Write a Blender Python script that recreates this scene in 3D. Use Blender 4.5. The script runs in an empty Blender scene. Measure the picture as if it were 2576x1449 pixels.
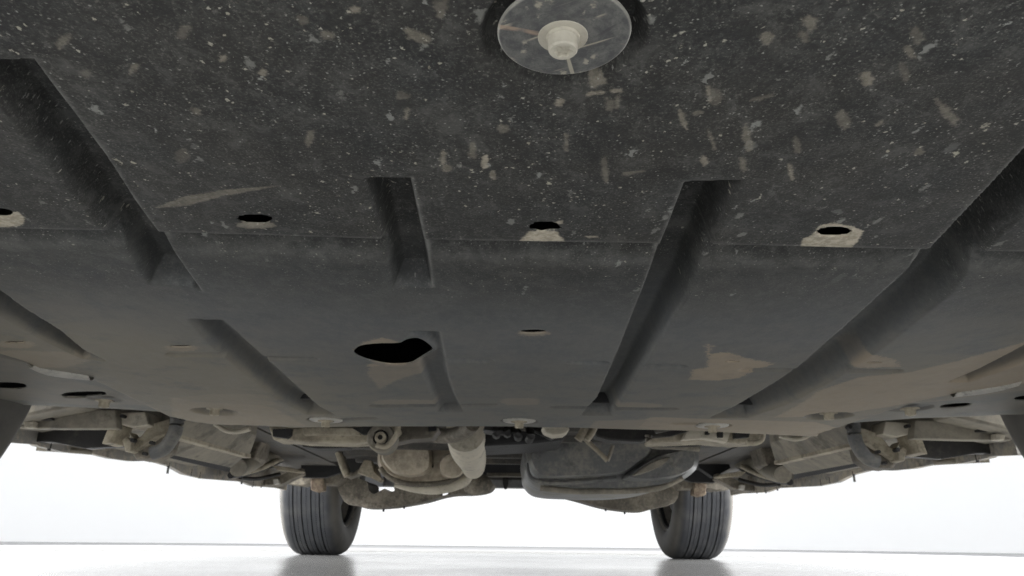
import bpy, bmesh, math, random
import numpy as np
from mathutils import Vector, Matrix

S = bpy.context.scene
COL = S.collection
random.seed(4); rng = np.random.default_rng(7)

# ------------------------------------------------------------------ camera
FPX, PW, PH = 1860.0, 2576.0, 1449.0          # focal length and frame of the measured photograph
PITCH, ROLL, YAW, CH = math.radians(18.93), math.radians(0.66), math.radians(0.46), 0.062
FW = np.array([math.sin(YAW)*math.cos(PITCH), math.cos(YAW)*math.cos(PITCH), math.sin(PITCH)])
R0 = np.array([math.cos(YAW), -math.sin(YAW), 0.0]); U0 = np.cross(R0, FW)
RT = R0*math.cos(ROLL) + U0*math.sin(ROLL); UP = np.cross(RT, FW)
EYE = np.array([0.0, 0.0, CH])
cam = bpy.data.objects.new('camera', bpy.data.cameras.new('camera')); COL.objects.link(cam)
cam.matrix_world = Matrix(((RT[0], UP[0], -FW[0], 0), (RT[1], UP[1], -FW[1], 0), (RT[2], UP[2], -FW[2], CH), (0, 0, 0, 1)))
cam.data.sensor_width = 36; cam.data.lens = 36*FPX/PW
cam.data.clip_start = 0.01; cam.data.clip_end = 200
cam.data.dof.use_dof = True; cam.data.dof.focus_distance = 0.32; cam.data.dof.aperture_fstop = 42
S.camera = cam

# ------------------------------------------------------------------ studio light, with added low fill lamps
W = bpy.data.worlds.new('World'); S.world = W; W.use_nodes = True
W.node_tree.nodes['Background'].inputs[0].default_value = (0.93, 0.96, 1.0, 1)
W.node_tree.nodes['Background'].inputs[1].default_value = 0.15
def lamp(name, loc, aim, sx, sy, power, colr=(.99, .99, .985)):
    l = bpy.data.lights.new(name, 'AREA'); l.shape = 'RECTANGLE'; l.size = sx; l.size_y = sy; l.energy = power; l.color = colr
    o = bpy.data.objects.new(name, l); COL.objects.link(o); o.location = loc
    o.rotation_euler = (Vector(aim)-Vector(loc)).to_track_quat('-Z', 'Y').to_euler()
    return o
lamp('overhead_softbox', (0, 2.0, 4.6), (0, 2.0, 0), 9, 10, 415, (.97, .985, 1))
lamp('front_fill', (0, -2.0, .60), (0, 0.5, 0.0), 4, .4, 270)  # added low fill, aimed under the bumper to brighten the underside
lamp('left_fill', (-3.0, 2.1, .85), (-.4, 2.1, 0.0), 6, .4, 440)  # added fill lamp, brightens the floor beneath the car from the left
lamp('right_fill', (3.0, 2.1, .85), (.4, 2.1, 0.0), 6, .4, 440)  # added fill lamp, same job from the right
S.view_settings.view_transform = 'Standard'; S.view_settings.look = 'None'
S.view_settings.exposure = 0.0; S.view_settings.gamma = 1.0
S.render.engine = 'CYCLES'
S.cycles.use_denoising = True; S.cycles.denoising_prefilter = 'NONE'; S.cycles.denoising_input_passes = 'RGB_ALBEDO_NORMAL'
S.cycles.max_bounces = 8; S.cycles.diffuse_bounces = 5
S.cycles.sample_clamp_indirect = 8

# ------------------------------------------------------------------ measuring helpers
def at(px, py, z=None, Y=None, x=None):
    d = FW*FPX + RT*(px-PW/2) - UP*(py-PH/2)
    t = (z-CH)/d[2] if z is not None else (Y/d[1] if Y is not None else x/d[0])
    return EYE + d*t
CX = 0.0195                                     # car centre line
ZT = 0.217                                      # underside of the splash shield
q1 = lambda x, y: (x*.3056, 1006+y*.3056)
q2 = lambda x, y: (628.9+x*.3056, 1006+y*.3056)
q3 = lambda x, y: (1257.9+x*.3056, 1006+y*.3056)
q4 = lambda x, y: (1886.8+x*.3056, 1006+y*.3056)

# ------------------------------------------------------------------ materials
def newmat(name):
    m = bpy.data.materials.new(name); m.use_nodes = True
    nt = m.node_tree; b = nt.nodes['Principled BSDF']
    return m, nt, b
class NT:
    def __init__(s, nt): s.nt = nt; s.co = nt.nodes.new('ShaderNodeTexCoord')
    def n(s, t, **k):
        o = s.nt.nodes.new(t)
        for a, v in k.items(): setattr(o, a, v)
        return o
    def link(s, a, b): s.nt.links.new(a, b)
    def coords(s, scale=(1, 1, 1), rot=0.0, loc=(0, 0, 0)):
        m = s.n('ShaderNodeMapping'); m.inputs['Scale'].default_value = scale; m.inputs['Rotation'].default_value = (0, 0, rot)
        m.inputs['Location'].default_value = loc
        if rot:                                         # turn first, then stretch along the turned axes
            r = s.n('ShaderNodeMapping'); r.inputs['Rotation'].default_value = (0, 0, rot); m.inputs['Rotation'].default_value = (0, 0, 0)
            s.link(s.co.outputs['Object'], r.inputs['Vector']); s.link(r.outputs[0], m.inputs['Vector'])
        else: s.link(s.co.outputs['Object'], m.inputs['Vector'])
        return m.outputs[0]
    def noise(s, scale, detail=4, rough=.6, vec=None, dist=0.0):
        o = s.n('ShaderNodeTexNoise'); o.inputs['Scale'].default_value = scale; o.inputs['Detail'].default_value = detail
        o.inputs['Roughness'].default_value = rough; o.inputs['Distortion'].default_value = dist
        s.link(vec if vec else s.co.outputs['Object'], o.inputs['Vector']); return o
    def voro(s, scale, vec=None, rand=1.0):
        o = s.n('ShaderNodeTexVoronoi'); o.inputs['Scale'].default_value = scale; o.inputs['Randomness'].default_value = rand
        s.link(vec if vec else s.co.outputs['Object'], o.inputs['Vector']); return o
    def ramp(s, f, a, b, va=0.0, vb=1.0):
        o = s.n('ShaderNodeMapRange', interpolation_type='SMOOTHSTEP')
        for i, v in enumerate((a, b, va, vb)): o.inputs[i+1].default_value = v
        s.link(f, o.inputs[0]); return o.outputs[0]
    def math(s, op, a, b=None):
        o = s.n('ShaderNodeMath', operation=op)
        for i, v in enumerate((a, b)):
            if v is None: continue
            if isinstance(v, (int, float)): o.inputs[i].default_value = v
            else: s.link(v, o.inputs[i])
        return o.outputs[0]
    def mix(s, f, a, b):
        o = s.n('ShaderNodeMix', data_type='RGBA')
        for i, v in ((0, f), (6, a), (7, b)):
            if isinstance(v, (int, float)): o.inputs[i].default_value = v
            elif isinstance(v, tuple): o.inputs[i].default_value = v+(1,)
            else: s.link(v, o.inputs[i])
        return o.outputs[2]
    def attr(s, name):
        o = s.n('ShaderNodeAttribute'); o.attribute_name = name; return o.outputs['Fac']
    def bump(s, hgt, strength, dist, b):
        o = s.n('ShaderNodeBump'); o.inputs['Strength'].default_value = strength; o.inputs['Distance'].default_value = dist
        s.link(hgt, o.inputs['Height']); s.link(o.outputs[0], b.inputs['Normal'])

def dirty(name, base, dust, lo=.42, hi=.62, scale=9, rough=.7, metal=0.0, bump=.25, spec=.4, grime=None):
    """a surface with road dust in uneven clumps, darker grime patches and a fine grain"""
    m, nt, b = newmat(name); t = NT(nt)
    n1 = t.noise(scale, 6, .65); n2 = t.noise(scale*9, 5, .7); n3 = t.noise(scale*45, 3, .6)
    f = t.math('ADD', t.math('MULTIPLY', n1.outputs[0], .6), t.math('MULTIPLY', n2.outputs[0], .4))
    c = t.mix(t.ramp(f, lo, hi), base, dust)
    g = grime if grime else tuple(v*.45 for v in base)
    n4 = t.noise(scale*2.2, 5, .7, t.coords(loc=(3.1, 1.7, 5.3)))
    c = t.mix(t.math('MULTIPLY', t.ramp(n4.outputs[0], .52, .68), .7), c, g)
    c = t.mix(t.ramp(n3.outputs[0], .62, .75, 0, .25), c, tuple(min(1, v*1.6) for v in dust))
    t.link(c, b.inputs['Base Color'])
    t.link(t.ramp(f, lo, hi, rough-.12, min(1, rough+.15)), b.inputs['Roughness'])
    b.inputs['Metallic'].default_value = metal; b.inputs['Specular IOR Level'].default_value = spec
    t.bump(t.math('ADD', n3.outputs[0], t.math('MULTIPLY', n2.outputs[0], 1.5)), bump, .002, b)
    return m
M = {}
M['beige'] = dirty('dusty_beige_metal', (.23, .20, .148), (.43, .385, .295), .38, .6, 14)
M['cream'] = dirty('pale_dusty_metal', (.42, .385, .305), (.56, .515, .42), .35, .6, 12, rough=.6)
M['brown'] = dirty('dusty_brown_underseal', (.10, .088, .068), (.27, .24, .19), .42, .64, 11)
M['pan'] = dirty('dark_dusty_floor_underseal', (.045, .042, .037), (.13, .115, .092), .45, .66, 11)
M['rail'] = dirty('grey_brown_underfloor_plastic', (.16, .146, .118), (.285, .258, .205), .38, .62, 7)
M['dark'] = dirty('dark_oily_metal_and_shade', (.018, .017, .016), (.07, .063, .052), .5, .7, 13)
M['black'] = dirty('black_underseal_and_shade', (.012, .012, .013), (.03, .028, .026), .5, .7, 10)
M['tank'] = dirty('grey_tank_plastic', (.125, .127, .125), (.24, .23, .20), .45, .62, 8, rough=.55)
M['muffler'] = dirty('brown_grey_muffler_steel', (.29, .25, .19), (.52, .455, .355), .4, .62, 8, rough=.55)
M['sill'] = dirty('dusty_sill_paint', (.26, .25, .23), (.44, .39, .31), .42, .6, 16)
M['bolt'] = dirty('pale_plated_bolt', (.42, .39, .325), (.48, .455, .38), .4, .6, 60, rough=.45, bump=.04, grime=(.34, .315, .25))
M['rust'] = dirty('rusty_brown_steel', (.14, .10, .07), (.31, .25, .18), .4, .6, 22, rough=.8)
M['clip'] = dirty('pale_dusty_clip', (.34, .33, .30), (.50, .48, .43), .35, .6, 40, rough=.5)
M['rim'] = dirty('dusty_alloy_rim', (.25, .24, .22), (.36, .33, .28), .4, .6, 10, rough=.5, metal=.2)
M['paint'] = dirty('silver_body_paint', (.45, .46, .48), (.42, .41, .38), .55, .8, 3, rough=.3, bump=.03, grime=(.40, .40, .40))
M['valance'] = dirty('grey_bumper_plastic', (.20, .20, .20), (.3, .29, .27), .45, .65, 6)

def tyre_mat():
    m, nt, b = newmat('worn_black_rubber'); t = NT(nt)
    n1 = t.noise(10, 6, .7); n2 = t.noise(120, 3, .6)
    n5 = t.noise(6, 5, .7, t.coords(loc=(2, 5, 1)))
    c = t.mix(t.ramp(n1.outputs[0], .42, .66), (.028, .030, .034), (.052, .052, .053))
    # brown road dust lies on the sidewall, not on the running tread
    sx = t.n('ShaderNodeSeparateXYZ'); t.link(t.co.outputs['Object'], sx.inputs[0])
    side = t.ramp(t.math('ABSOLUTE', sx.outputs[0]), .084, .108)
    c = t.mix(t.math('MULTIPLY', side, t.ramp(n5.outputs[0], .3, .6, .35, .95)), c, (.12, .113, .10))
    t.link(c, b.inputs['Base Color']); b.inputs['Roughness'].default_value = .72
    b.inputs['Specular IOR Level'].default_value = .35
    t.bump(n2.outputs[0], .2, .002, b); return m
M['tyre'] = tyre_mat()

def shield_mat():
    m, nt, b = newmat('stone_pecked_black_plastic'); t = NT(nt)
    X, Yv = None, None
    fine = t.noise(900, 3, .7); mid = t.noise(150, 5, .7, t.coords((1, .55, 1))); big = t.noise(13, 5, .65, dist=.4)
    mott = t.noise(75, 5, .75, t.coords((1, .7, 1), .2), dist=.5)
    grain = t.noise(420, 2, .8)
    streak = t.noise(70, 6, .75, t.coords((.35, 1.5, 1), .03))
    c = t.mix(t.ramp(mid.outputs[0], .36, .66), (.0135, .014, .0135), (.045, .046, .0435))
    c = t.mix(t.ramp(big.outputs[0], .38, .64, 0, .55), c, (.036, .040, .041))
    c = t.mix(t.ramp(fine.outputs[0], .50, .68, 0, .65), c, (.15, .147, .13))
    c = t.mix(t.ramp(streak.outputs[0], .50, .70, 0, .6), c, (.024, .024, .025))
    c = t.mix(t.ramp(grain.outputs[0], .45, .62, 0, .7), c, (.016, .016, .017))
    c = t.mix(t.ramp(mott.outputs[0], .50, .66, 0, .55), c, (.088, .089, .083))
    c = t.mix(t.ramp(mott.outputs[0], .34, .48, .75, 0), c, (.017, .018, .018))
    front = t.attr('peck')
    clus = t.ramp(t.noise(34, 4, .65, t.coords((1, .75, 1))).outputs[0], .36, .60, .80, 1.0)
    def specks(scale, vec, thr, r0, r1, colr, amt, power=1.0):
        nonlocal c
        wob = t.noise(scale*1.7, 3, .7)
        vm = t.n('ShaderNodeMixRGB') if False else None
        ad = t.n('ShaderNodeVectorMath', operation='MULTIPLY_ADD')
        t.link(wob.outputs['Color'], ad.inputs[0]); k = 1.0/scale
        ad.inputs[1].default_value = (k, k, k); t.link(vec, ad.inputs[2])
        v = t.voro(scale, ad.outputs[0])
        w = t.n('ShaderNodeSeparateColor'); t.link(v.outputs['Color'], w.inputs[0])
        keep = t.math('GREATER_THAN', t.math('MULTIPLY', w.outputs[0], t.math('MULTIPLY', clus, t.ramp(front, 0, 1, .70, 1.0))), thr)
        rad = t.ramp(w.outputs[1], 0, 1, r0, r1)
        dot = t.math('LESS_THAN', v.outputs['Distance'], rad)
        soft = t.ramp(t.math('DIVIDE', v.outputs['Distance'], rad), .55, 1.0, 1.0, 0.0)
        f = t.math('MULTIPLY', t.math('MULTIPLY', keep, soft), t.ramp(w.outputs[2], 0, 1, amt*.45, min(1, amt*1.15)))
        tint = t.mix(t.math('MULTIPLY', w.outputs[2], .8), colr, (.33, .35, .33))
        c = t.mix(f, c, tint)
    specks(620, t.coords((1, 1, 0)), .70, .13, .38, (.26, .25, .215), .9)
    specks(420, t.coords((.8, 1, 0), .8, (.7, .1, 0)), .87, .10, .32, (.55, .51, .39), 1.0)
    specks(330, t.coords((1, .8, 0), .3, (.3, .1, 0)), .82, .11, .32, (.52, .48, .36), 1.0)
    specks(170, t.coords((1, .45, 0), -.12, (.13, .7, 0)), .80, .14, .42, (.19, .185, .165), .85)
    specks(210, t.coords((1, .7, 0), .2, (.33, .9, 0)), .91, .10, .30, (.58, .53, .38), 1.0)
    specks(105, t.coords((1.3, .5, 0), .1, (.53, .2, 0)), .945, .09, .26, (.45, .41, .30), .95)
    specks(46, t.coords((1.8, .7, 0), .05, (.9, .4, 0)), .86, .12, .28, (.115, .115, .105), .4)
    specks(120, t.coords((1, .12, 0), .06, (.2, .9, 0)), .94, .05, .18, (.34, .33, .28), .85)
    specks(95, t.coords((.16, 1.2, 0), .25, (.2, .4, 0)), .955, .04, .14, (.30, .29, .26), .8)
    specks(90, t.coords((.5, .2, 0), -.7, (.7, .3, 0)), .955, .04, .14, (.32, .31, .27), .8)
    c = t.mix(t.ramp(front, .0, .95, .88, 0.0), c, t.mix(t.ramp(mid.outputs[0], .35, .65), (.122, .131, .137), (.170, .177, .177)))
    # worn groove shoulders, plus light painted on the cross groove's rear ramp
    e = t.math('MULTIPLY', t.attr('wear_light'), t.ramp(t.noise(60, 4, .7).outputs[0], .34, .62, .25, 1.0))
    c = t.mix(e, c, (.17, .17, .16))
    # dust: general film at the rear and pale patches round the holes
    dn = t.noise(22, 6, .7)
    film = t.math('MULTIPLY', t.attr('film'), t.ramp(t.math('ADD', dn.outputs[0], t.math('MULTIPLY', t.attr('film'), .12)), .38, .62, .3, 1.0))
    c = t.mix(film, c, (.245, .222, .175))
    pn = t.noise(240, 6, .8)
    sd = t.math('ADD', t.attr('patch'), t.math('MULTIPLY', t.math('SUBTRACT', pn.outputs[0], .5), t.ramp(front, 0, .8, 26.0, 6.0)))
    pf = t.ramp(t.math('MULTIPLY', sd, t.ramp(front, 0, .7, .35, 1.0)), -.6, 1.0, 1.0, 0.0)
    pc = t.mix(t.ramp(t.noise(260, 4, .7).outputs[0], .38, .62), (.34, .305, .235), (.52, .47, .375))
    pc = t.mix(t.ramp(front, .15, .6), (.38, .31, .225), pc)
    pbr = t.ramp(t.noise(48, 5, .7).outputs[0], .30, .55, .72, 1.0)
    c = t.mix(t.math('MULTIPLY', t.math('MULTIPLY', pf, pbr), t.attr('pamt')), c, pc)
    t.link(c, b.inputs['Base Color'])
    t.link(t.ramp(mid.outputs[0], .3, .7, .62, .74), b.inputs['Roughness']); b.inputs['Specular IOR Level'].default_value = .30
    hh = t.math('ADD', t.math('MULTIPLY', fine.outputs[0], .5), mid.outputs[0])
    t.bump(hh, .40, .0009, b)
    return m
M['shield'] = shield_mat()

def washer_mat():
    m, nt, b = newmat('scuffed_grey_washer'); t = NT(nt)
    a = t.noise(170, 6, .75); fine = t.noise(700, 3, .7)
    c = t.mix(t.ramp(a.outputs[0], .38, .64), (.072, .074, .076), (.15, .15, .14))
    c = t.mix(t.ramp(fine.outputs[0], .52, .68, 0, .5), c, (.055, .056, .06))
    for sc, rot, lo, col, am in (((.10, 1.4, 1), .5, .60, (.40, .37, .29), .85), ((1.5, .09, 1), .25, .62, (.42, .39, .31), .8), ((.12, 1.2, 1), -.25, .63, (.36, .27, .20), .8), ((1.2, .14, 1), -.7, .62, (.05, .05, .055), .7)):
        n = t.noise(130, 3, .55, t.coords(sc, rot, (rot, .3, 0)), dist=.25)
        g = t.noise(90, 2, .5, t.coords(loc=(rot, 2, 1)))
        c = t.mix(t.math('MULTIPLY', t.ramp(n.outputs[0], lo, lo+.05, 0, am), t.ramp(g.outputs[0], .42, .58)), c, col)
    wob = t.noise(500, 3, .7); ad = t.n('ShaderNodeVectorMath', operation='MULTIPLY_ADD'); t.link(wob.outputs['Color'], ad.inputs[0])
    ad.inputs[1].default_value = (.0035, .0035, .0035); t.link(t.coords((1, .7, 0)), ad.inputs[2])
    v = t.voro(300, ad.outputs[0]); w = t.n('ShaderNodeSeparateColor'); t.link(v.outputs['Color'], w.inputs[0])
    c = t.mix(t.math('MULTIPLY', t.math('GREATER_THAN', w.outputs[0], .72), t.ramp(v.outputs['Distance'], .15, .42, .8, 0)), c, (.38, .355, .285))
    ln = t.n('ShaderNodeVectorMath', operation='LENGTH'); t.link(t.coords((1, 1, 0)), ln.inputs[0])
    c = t.mix(t.ramp(ln.outputs['Value'], .0200, .0208, 0, .5), c, (.40, .39, .34))       # rim worn bright
    t.link(c, b.inputs['Base Color']); b.inputs['Roughness'].default_value = .42; b.inputs['Metallic'].default_value = .1
    t.bump(a.outputs[0], .2, .0004, b); return m
M['washer'] = washer_mat()

def floor_mat(name, col, gloss=.5):
    m, nt, b = newmat(name); t = NT(nt); b.inputs['Specular IOR Level'].default_value = gloss
    n = t.noise(1.3, 5, .6); n2 = t.noise(9, 4, .7, t.coords((1, .4, 1)))
    c = t.mix(t.ramp(n.outputs[0], .4, .65), col, tuple(v*.96 for v in col))
    c = t.mix(t.ramp(n2.outputs[0], .63, .75, 0, .22), c, tuple(v*.55 for v in col))
    t.link(c, b.inputs['Base Color'])
    t.link(t.ramp(n.outputs[0], .3, .7, .13, .19), b.inputs['Roughness'])
    return m
M['turntable'] = floor_mat('white_gloss_turntable', (.345, .345, .343))
M['floor'] = floor_mat('white_matt_floor', (.56, .56, .565), 0.0)
m, nt, b = newmat('white_matt_wall'); b.inputs['Base Color'].default_value = (.94, .945, .95, 1); b.inputs['Roughness'].default_value = .9; M['wall'] = m
m, nt, b = newmat('grey_trim_metal'); b.inputs['Base Color'].default_value = (.60, .60, .59, 1); b.inputs['Roughness'].default_value = .5; M['trim'] = m
m, nt, b = newmat('tinted_glass'); b.inputs['Base Color'].default_value = (.02, .025, .03, 1); b.inputs['Roughness'].default_value = .05; M['glass'] = m

# ------------------------------------------------------------------ building helpers
def link(name, me, mat, parent=None, smooth=True, angle=38):
    o = bpy.data.objects.new(name, me); COL.objects.link(o)
    if mat is not None: me.materials.append(mat)
    if parent is not None: o.parent = parent
    if smooth:
        me.polygons.foreach_set('use_smooth', [True]*len(me.polygons))
        try: me.set_sharp_from_angle(angle=math.radians(angle))
        except Exception: pass
    return o
def bm_obj(name, bm, mat, parent=None, bevel=0.0, angle=38, segs=2):
    bmesh.ops.recalc_face_normals(bm, faces=bm.faces[:])
    me = bpy.data.meshes.new(name); bm.to_mesh(me); bm.free()
    o = link(name, me, mat, parent, True, angle)
    if bevel:
        md = o.modifiers.new('bevel', 'BEVEL'); md.width = bevel*.45; md.segments = segs; md.limit_method = 'ANGLE'; md.angle_limit = math.radians(35)
        md.harden_normals = False
    return o
def prism(bm, pts, off):
    """solid from a ring of points and an offset vector (or one per point)"""
    a = [bm.verts.new(p) for p in pts]; b_ = [bm.verts.new(Vector(p)+Vector(off)) for p in pts]
    n = len(a)
    bm.faces.new(a); bm.faces.new(b_[::-1])
    for i in range(n): bm.faces.new((a[i], b_[i], b_[(i+1) % n], a[(i+1) % n]))
def slab(name, pix, Y, t, mat, parent, bevel=.003):
    bm = bmesh.new(); prism(bm, [tuple(at(*p, Y=Y)) for p in pix], (0, t, 0))
    return bm_obj(name, bm, mat, parent, bevel)
def slab_w(name, pts, off, mat, parent, bevel=.003):
    bm = bmesh.new(); prism(bm, [tuple(p) for p in pts], off)
    return bm_obj(name, bm, mat, parent, bevel)
def tube_bm(bm, pts, rad, n=10, caps=True):
    pts = [Vector(p) for p in pts]; rr = rad if isinstance(rad, (list, tuple)) else [rad]*len(pts)
    rings = []
    up = Vector((0, 0, 1))
    for i, p in enumerate(pts):
        d = (pts[min(i+1, len(pts)-1)]-pts[max(i-1, 0)]).normalized()
        a = d.cross(up); a = a.normalized() if a.length > 1e-3 else Vector((1, 0, 0)); b_ = a.cross(d).normalized()
        rings.append([bm.verts.new(p+(a*math.cos(2*math.pi*k/n)+b_*math.sin(2*math.pi*k/n))*rr[i]) for k in range(n)])
    for i in range(len(rings)-1):
        for k in range(n): bm.faces.new((rings[i][k], rings[i][(k+1) % n], rings[i+1][(k+1) % n], rings[i+1][k]))
    if caps: bm.faces.new(rings[0][::-1]); bm.faces.new(rings[-1])
def spline(pts, k=6):
    P = [Vector(p) for p in pts]; out = []
    for i in range(len(P)-1):
        p0, p1, p2, p3 = P[max(i-1, 0)], P[i], P[i+1], P[min(i+2, len(P)-1)]
        for j in range(k):
            u = j/k
            out.append(.5*((2*p1)+(p2-p0)*u+(2*p0-5*p1+4*p2-p3)*u*u+(3*p1-p0-3*p2+p3)*u**3))
    return out+[P[-1]]
def tube(name, pts, rad, mat, parent, n=12, smooth_k=5):
    if isinstance(rad, (list, tuple)):
        rs = []
        for i in range(len(pts)-1):
            for j in range(smooth_k): rs.append(rad[i]+(rad[i+1]-rad[i])*j/smooth_k)
        rad = rs+[rad[-1]]
    bm = bmesh.new(); tube_bm(bm, spline(pts, smooth_k), rad, n)
    return bm_obj(name, bm, mat, parent)
def closed_spline(pts, k=5):
    n = len(pts); P = [np.array(p, float) for p in pts]; out = []
    for i in range(n):
        p0, p1, p2, p3 = P[i-1], P[i], P[(i+1) % n], P[(i+2) % n]
        for j in range(k):
            u = j/k
            out.append(.5*((2*p1)+(p2-p0)*u+(2*p0-5*p1+4*p2-p3)*u*u+(3*p1-p0-3*p2+p3)*u**3))
    return out
def loft(name, pix, Y, depth, mat, parent, nose=.05, inset=.10, k=4, drop=0.0):
    """rounded vessel: pixel outline measured at distance Y, rounded towards the front, running back by depth"""
    ring = [at(*p, Y=Y) for p in closed_spline(pix, k)]
    c = np.mean(ring, axis=0); bm = bmesh.new(); rings = []
    prof = []
    for j in range(6):
        a = j/5*math.pi/2
        prof.append((-nose*math.sin(a) if False else nose*(1-math.sin(a)), 1-inset*(1-math.cos(math.pi/2-a))*1.0))
    prof = prof[:]                                  # (back offset, scale) from front face to shoulder
    seq = [(-nose+nose*math.sin(j/6*math.pi/2)*1.0, 1-inset*(1-math.sin(j/6*math.pi/2))) for j in range(7)]
    seq += [(depth*.5, 1.0), (depth-nose, .99), (depth, .9)]
    for off, s in seq:
        rings.append([bm.verts.new(tuple(c+(p-c)*s+np.array([0, off, drop*max(off, 0)]))) for p in ring])
    n = len(ring)
    for i in range(len(rings)-1):
        for q in range(n): bm.faces.new((rings[i][q], rings[i][(q+1) % n], rings[i+1][(q+1) % n], rings[i+1][q]))
    bm.faces.new(rings[0]); bm.faces.new(rings[-1][::-1])
    return bm_obj(name, bm, mat, parent, 0, 50)
def lathe(name, prof, mat, parent, n=64, axis='x', closed=False, angle=30):
    bm = bmesh.new(); rings = []
    for k in range(n):
        a = 2*math.pi*k/n; row = []
        for (r, t) in prof:
            if axis == 'x': row.append(bm.verts.new((t, r*math.cos(a), r*math.sin(a))))
            elif axis == 'z': row.append(bm.verts.new((r*math.cos(a), r*math.sin(a), t)))
            else: row.append(bm.verts.new((r*math.cos(a), t, r*math.sin(a))))
        rings.append(row)
    m_ = len(prof)
    for k in range(n):
        A, B = rings[k], rings[(k+1) % n]
        for i in range(m_ if closed else m_-1):
            j = (i+1) % m_
            if prof[i][0] < 1e-6 and prof[j][0] < 1e-6: continue
            bm.faces.new((A[i], A[j], B[j], B[i]))
    bmesh.ops.remove_doubles(bm, verts=bm.verts[:], dist=1e-6)
    return bm_obj(name, bm, mat, parent, 0, angle)
def tag(o, label, cat, group=None):
    o['label'] = label; o['category'] = cat
    if group: o['group'] = group
def struct(o): o['kind'] = 'structure'
def sub(name, loc, parent):
    e = bpy.data.objects.new(name, None); COL.objects.link(e); e.location = loc; e.parent = parent; e.empty_display_size = .05; return e

# ------------------------------------------------------------------ the studio: floor, turntable, curved wall
TC, TR = (0.02, 2.0), 2.5
bm = bmesh.new(); n = 96
ri = [bm.verts.new((TC[0]+(TR+.006)*math.cos(2*math.pi*k/n), TC[1]+(TR+.006)*math.sin(2*math.pi*k/n), .004)) for k in range(n)]
ro = [bm.verts.new((TC[0]+8.0*math.cos(2*math.pi*k/n), TC[1]+8.0*math.sin(2*math.pi*k/n), .004)) for k in range(n)]
rb = [bm.verts.new((v.co.x, v.co.y, -.03)) for v in ri]
for k in range(n):
    j = (k+1) % n
    bm.faces.new((ri[k], ro[k], ro[j], ri[j])); bm.faces.new((rb[k], ri[k], ri[j], rb[j]))
bm.faces.new(rb)
struct(bm_obj('floor', bm, M['floor']))
tt = bpy.data.objects.new('turntable', None); COL.objects.link(tt); tt.location = (TC[0], TC[1], -.02)
tag(tt, 'round white glossy turntable set in the floor under the car', 'turntable')
lathe('platform', [(0, -.005), (TR, -.005), (TR, .019), (TR-.001, .02), (0, .02)], M['turntable'], tt, 160, 'z')
lathe('rim_trim', [(TR+.001, -.004), (TR+.0048, -.004), (TR+.0048, .0285), (TR+.001, .0285)], M['trim'], tt, 160, 'z', True)
bm = bmesh.new(); prof = [(8.0, .004), (8.0, 1.0), (8.0, 2.5), (8.0, 4.9)]
rings = []
for k in range(n):
    a = 2*math.pi*k/n
    rings.append([bm.verts.new((TC[0]+r*math.cos(a), TC[1]+r*math.sin(a), z)) for r, z in prof])
for k in range(n):
    for i in range(len(prof)-1): bm.faces.new((rings[k][i], rings[(k+1) % n][i], rings[(k+1) % n][i+1], rings[k][i+1]))
struct(bm_obj('backdrop_wall', bm, M['wall'], angle=80))

# ------------------------------------------------------------------ the car
car = bpy.data.objects.new('car', None); COL.objects.link(car); car.location = (0, 0, 0)
tag(car, 'dusty car seen from beneath, black splash shield and rear tyres in view', 'car')

# ---- splash shield as relief: grooves, recesses and openings measured on its underside
def plan(pix, z=ZT): return np.array([at(*p, z=z)[:2] for p in pix])
def ell(cx, cy, rx, ry, n=36, jag=0.0, rot=0.0):
    out = []
    for k in range(n):
        a = 2*math.pi*k/n; s = 1+jag*rng.uniform(-1, 1)
        dx, dy = rx*math.copysign(abs(math.cos(a))**.8, math.cos(a))*s, ry*math.copysign(abs(math.sin(a))**.8, math.sin(a))*s
        out.append((cx+dx*math.cos(rot)-dy*math.sin(rot), cy+dx*math.sin(rot)+dy*math.cos(rot)))
    return out
def sdf(poly, X, Y, pad=None):
    """signed distance (negative inside) from plan points to a polygon, far points left at 1 m"""
    poly = np.asarray(poly); d = np.full(X.shape, 1.0)
    if pad is not None:
        lo, hi = poly.min(0)-pad, poly.max(0)+pad
        msk = (X > lo[0]) & (X < hi[0]) & (Y > lo[1]) & (Y < hi[1])
        if not msk.any(): return d
        d[msk] = sdf(poly, X[msk], Y[msk]); return d
    d2 = np.full(X.shape, 1e9); ins = np.zeros(X.shape, bool); n = len(poly)
    for i in range(n):
        a, b_ = poly[i], poly[(i+1) % n]; e = b_-a
        wx, wy = X-a[0], Y-a[1]
        t = np.clip((wx*e[0]+wy*e[1])/max(e@e, 1e-12), 0, 1)
        d2 = np.minimum(d2, (wx-t*e[0])**2+(wy-t*e[1])**2)
        c1 = (a[1] <= Y) & (b_[1] > Y); c2 = (a[1] > Y) & (b_[1] <= Y)
        cr = e[0]*wy-e[1]*wx
        ins ^= (c1 & (cr > 0)) | (c2 & (cr < 0))
    return np.where(ins, -1, 1)*np.sqrt(d2)
def sstep(x): x = np.clip(x, 0, 1); return x*x*(3-2*x)
def vnoise(X, Y, s, seed):
    r = np.random.default_rng(seed); g = r.random((256, 256))
    x, y = X*s, Y*s; i, j = np.floor(x).astype(int), np.floor(y).astype(int); fx, fy = sstep(x-i), sstep(y-j)
    G = lambda a, b_: g[a % 256, b_ % 256]
    return (G(i, j)*(1-fx)+G(i+1, j)*fx)*(1-fy)+(G(i, j+1)*(1-fx)+G(i+1, j+1)*fx)*fy

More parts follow.
